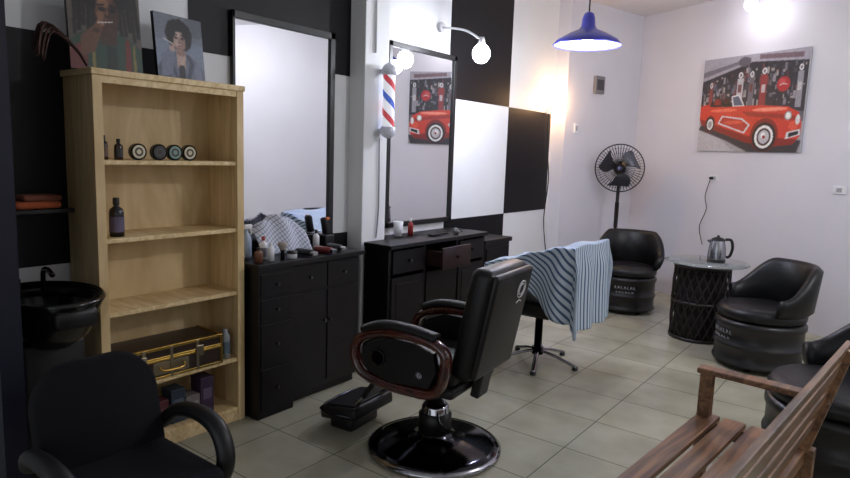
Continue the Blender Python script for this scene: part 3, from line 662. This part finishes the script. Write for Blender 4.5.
P+=[('d',.80,.67,.058,.075,(168,40,46),2),('d',.785,.70,.03,.025,(200,90,90),4,.6),('p',[(.765,.668),(.80,.682),(.835,.668),(.835,.658),(.80,.668),(.765,.655)],WH,1,.8),
 ('p',[(.0,.24),(.3,.12),(.55,-.01),(.97,.0),(1,.12),(.5,.16),(.04,.32)],(34,30,36),5,.85),
 ('p',[(0,.36),(.03,.29),(.25,.20),(.5,.10),(.75,.06),(.93,.08),(.985,.16),(.99,.28),(.96,.39),(.86,.45),(.62,.475),(.42,.48),(.2,.49),(.06,.51),(0,.49)],CR,1),
 ('p',[(0,.36),(.03,.29),(.25,.20),(.5,.10),(.75,.06),(.93,.08),(.96,.13),(.5,.17),(.25,.26),(.03,.35)],CRd,3,.9),
 ('p',[(.44,.42),(.9,.37),(.96,.34),(.96,.30),(.8,.335),(.5,.37)],CRd,4,.6),
 ('d',.70,.43,.16,.020,(242,150,126),3,.9),('d',.25,.44,.14,.018,(236,130,104),3,.7),('d',.92,.26,.04,.05,(226,96,70),4,.6),
 ('p',[(.20,.30),(.48,.19),(.53,.28),(.45,.35),(.24,.385)],SLc,1),('p',[(.22,.31),(.47,.21),(.51,.28),(.44,.335),(.25,.37)],(176,46,34),1),('d',.36,.31,.1,.02,(220,96,70),3,.7),
 ('p',[(.10,.485),(.34,.475),(.40,.49),(.30,.53),(.12,.54)],TYc,1),('p',[(.14,.50),(.22,.50),(.21,.56),(.15,.56)],(130,34,28),1),('d',.27,.54,.03,.03,(60,30,28),1),
 ('p',[(.34,.475),(.46,.475),(.40,.60),(.32,.585)],SLc,1),('p',[(.354,.488),(.442,.488),(.392,.583),(.334,.573)],(86,92,112),1),
 ('d',.12,.30,.055,.09,CRd,1),('d',.12,.295,.046,.078,TYc,1),('d',.12,.295,.034,.060,WH,1),('d',.12,.295,.020,.036,(150,148,154),1),
 ('d',.67,.175,.128,.168,CRd,1),('d',.67,.155,.108,.145,TYc,1),('d',.67,.155,.086,.116,(232,230,230),1),('d',.67,.155,.064,.088,(60,40,40),1),('d',.67,.155,.050,.068,(190,188,194),1),('d',.66,.17,.02,.03,(240,240,244),2),('d',.67,.155,.014,.018,(150,40,34),0),
 ('d',.955,.32,.020,.05,WH,1),('d',.87,.36,.032,.045,(150,146,150),1),('d',.87,.36,.022,.032,(240,238,230),1),('p',[(.86,.13),(.985,.17),(.985,.23),(.87,.20)],SLc,1),('p',[(.89,.15),(.97,.18),(.97,.21),(.89,.19)],TYc,1)]
print_canvas('car_canvas_print',(-1.385,7.365,1.725),-26.4,1.20,1.0,mat('canvas_edge',(190,186,190),.6),(92,88,98),P,260,210,0,.02,.06,9)
def plate(name,loc,rz,w,h):
    o=B(name,loc,rz); o.bx((-w/2,-.012,-h/2),(w/2,0,h/2),WHITE,.003); o.bx((-w*.2,-.015,-h*.25),(w*.2,-.011,h*.25),mat('plate_grey',(160,160,165),.4),.001); return o
def onw(x,off=.0): return (x-.445*off,pw(x)-.896*off)
q=onw(-1.69); o=plate('power_outlet',(q[0],q[1],1.43),-26.4,.12,.075); o.box((-.02,-.03,0),(.03,.04,.03),BLACK,.006)
o.tube([(-.02,-.04,-.01),(-.06,-.05,-.2),(-.03,-.05,-.35),(-.09,-.06,-.55),(-.04,-.05,-.75)],.0045,BLACK,6); o.done()
q=onw(-.47); plate('power_outlet',(q[0],q[1],1.39),-26.4,.12,.075).done()
th_=90-math.degrees(math.atan2(.35,1.355))
plate('thermostat',(-3.10,6.94,1.94),th_,.075,.11).done()
o=B('breaker_box',(-3.013,7.28,2.46),th_); o.bx((-.085,-.04,-.10),(.085,0,.10),mat('breaker_grey',(120,116,120),.5),.004); o.bx((-.06,-.046,-.06),(.06,-.038,.06),mat('breaker_dark',(60,58,64),.4),.002); o.done()

# ---------------------------------------------------------------- lamps
PX,PY,PZ=-2.14,4.90,2.49
o=B('pendant_lamp',(PX,PY,PZ)); BLU=mat('blue_enamel',(52,52,150),.3,coat=.4); k_=1.24
o.lathe([(.215*k_,0),(.218*k_,.006),(.19*k_,.035*k_),(.12*k_,.075*k_),(.06*k_,.10*k_),(.045*k_,.12*k_),(.04*k_,.17*k_),(.03*k_,.20*k_),(.012,.21*k_),(0,.21*k_)],BLU,seg=48)
o.lathe([(.212*k_,.004),(.186*k_,.030*k_),(.116*k_,.069*k_),(.05*k_,.09*k_),(0,.095*k_)],mat('lamp_inner',(90,90,180),.4,emit=(110,110,220),es=.15),seg=48)
o.tube([(0,0,.25),(0,0,ZC-PZ-.02)],.006,BLACK,6,1); o.cyl((0,0,ZC-PZ-.019),.05,.036,BLACK)
o.ball((0,0,.035),.042,mat('bulb_on',(255,255,255),.3,emit=(235,238,255),es=14),(1,1,1.1)); o.done()
o=B('wall_arm_lamp'); o.cyl((-3.28,4.48,2.66),.04,.03,WHITE,rot=(0,90,0)); o.tube([(-3.28,4.48,2.66),(-3.05,4.49,2.62),(-2.9,4.5,2.54)],.009,WHITE,8); o.lathe([(0,.05),(.02,.05),(.03,0),(.028,-.02)],WHITE,c=(-2.88,4.5,2.50))
o.ball((-2.88,4.5,2.42),.072,mat('bulb_on2',(255,255,255),.3,emit=(235,240,255),es=40),(1,1,1.1)); o.done()
o=B('wall_sconce_bulb'); o.box((-3.277,6.56,2.12),(.04,.05,.08),WHITE,.005); o.tube([(-3.27,6.56,2.08),(-3.27,6.58,1.7),(-3.26,6.64,1.35),(-3.27,6.6,.9),(-3.27,6.70,.5)],.006,BLACK,6)
o.ball((-3.225,6.56,2.2),.04,mat('bulb_warm',(255,220,180),.3,emit=(255,200,130),es=26),(1,1,1.3)); o.lathe([(.02,0),(.028,.04)],WHITE,c=(-3.225,6.56,2.12)); o.done()
def ceil_or_fill_lamp(x,y):
    o=B('ceiling_or_fill_lamp',(x,y,ZC)); o.cyl((0,0,-.02),.07,.04,WHITE); o.lathe([(.03,-.04),(.032,-.13)],WHITE); o.ball((0,0,-.19),.06,mat('bulb_on3',(255,255,255),.3,emit=(240,240,255),es=12),(1,1,1.15)); o.done()
ceil_or_fill_lamp(-1.42,7.16); ceil_or_fill_lamp(1.0,4.4)  # second fixture is added out of view, as overall fill

def pt(name,loc,e,col,r=.06):
    l=bpy.data.lights.new(name,'POINT'); l.energy=e; l.color=col; l.shadow_soft_size=r; ob=bpy.data.objects.new(name,l); ob.location=loc; sc.collection.objects.link(ob)
pt('light_pendant',(PX,PY,PZ-.06),46,(.92,.95,1),.05)
pt('light_arm',(-2.77,4.5,2.36),24,(.88,.93,1),.06)
pt('light_warm',(-3.13,6.56,2.22),13,(1,.58,.28),.05)
pt('light_ceiling',(-1.42,7.06,ZC-.30),4.5,(.96,.96,1),.08)
pt('light_fill_front',(1.0,4.4,ZC-.32),98,(.965,.975,1),.08)  # added fill light, brightens the wall that the left mirror reflects
l=bpy.data.lights.new('daylight_shopfront','AREA'); l.shape='RECTANGLE'; l.size=4.5; l.size_y=2.4; l.energy=30; l.color=(.93,.96,1)
ob=bpy.data.objects.new('daylight_shopfront',l); ob.location=(-.5,YB+.05,1.6); ob.rotation_euler=(math.radians(90),0,0); sc.collection.objects.link(ob)
wd=bpy.data.worlds.new('world'); sc.world=wd; wd.use_nodes=True; wd.node_tree.nodes['Background'].inputs[0].default_value=(.74,.79,.88,1); wd.node_tree.nodes['Background'].inputs[1].default_value=.33
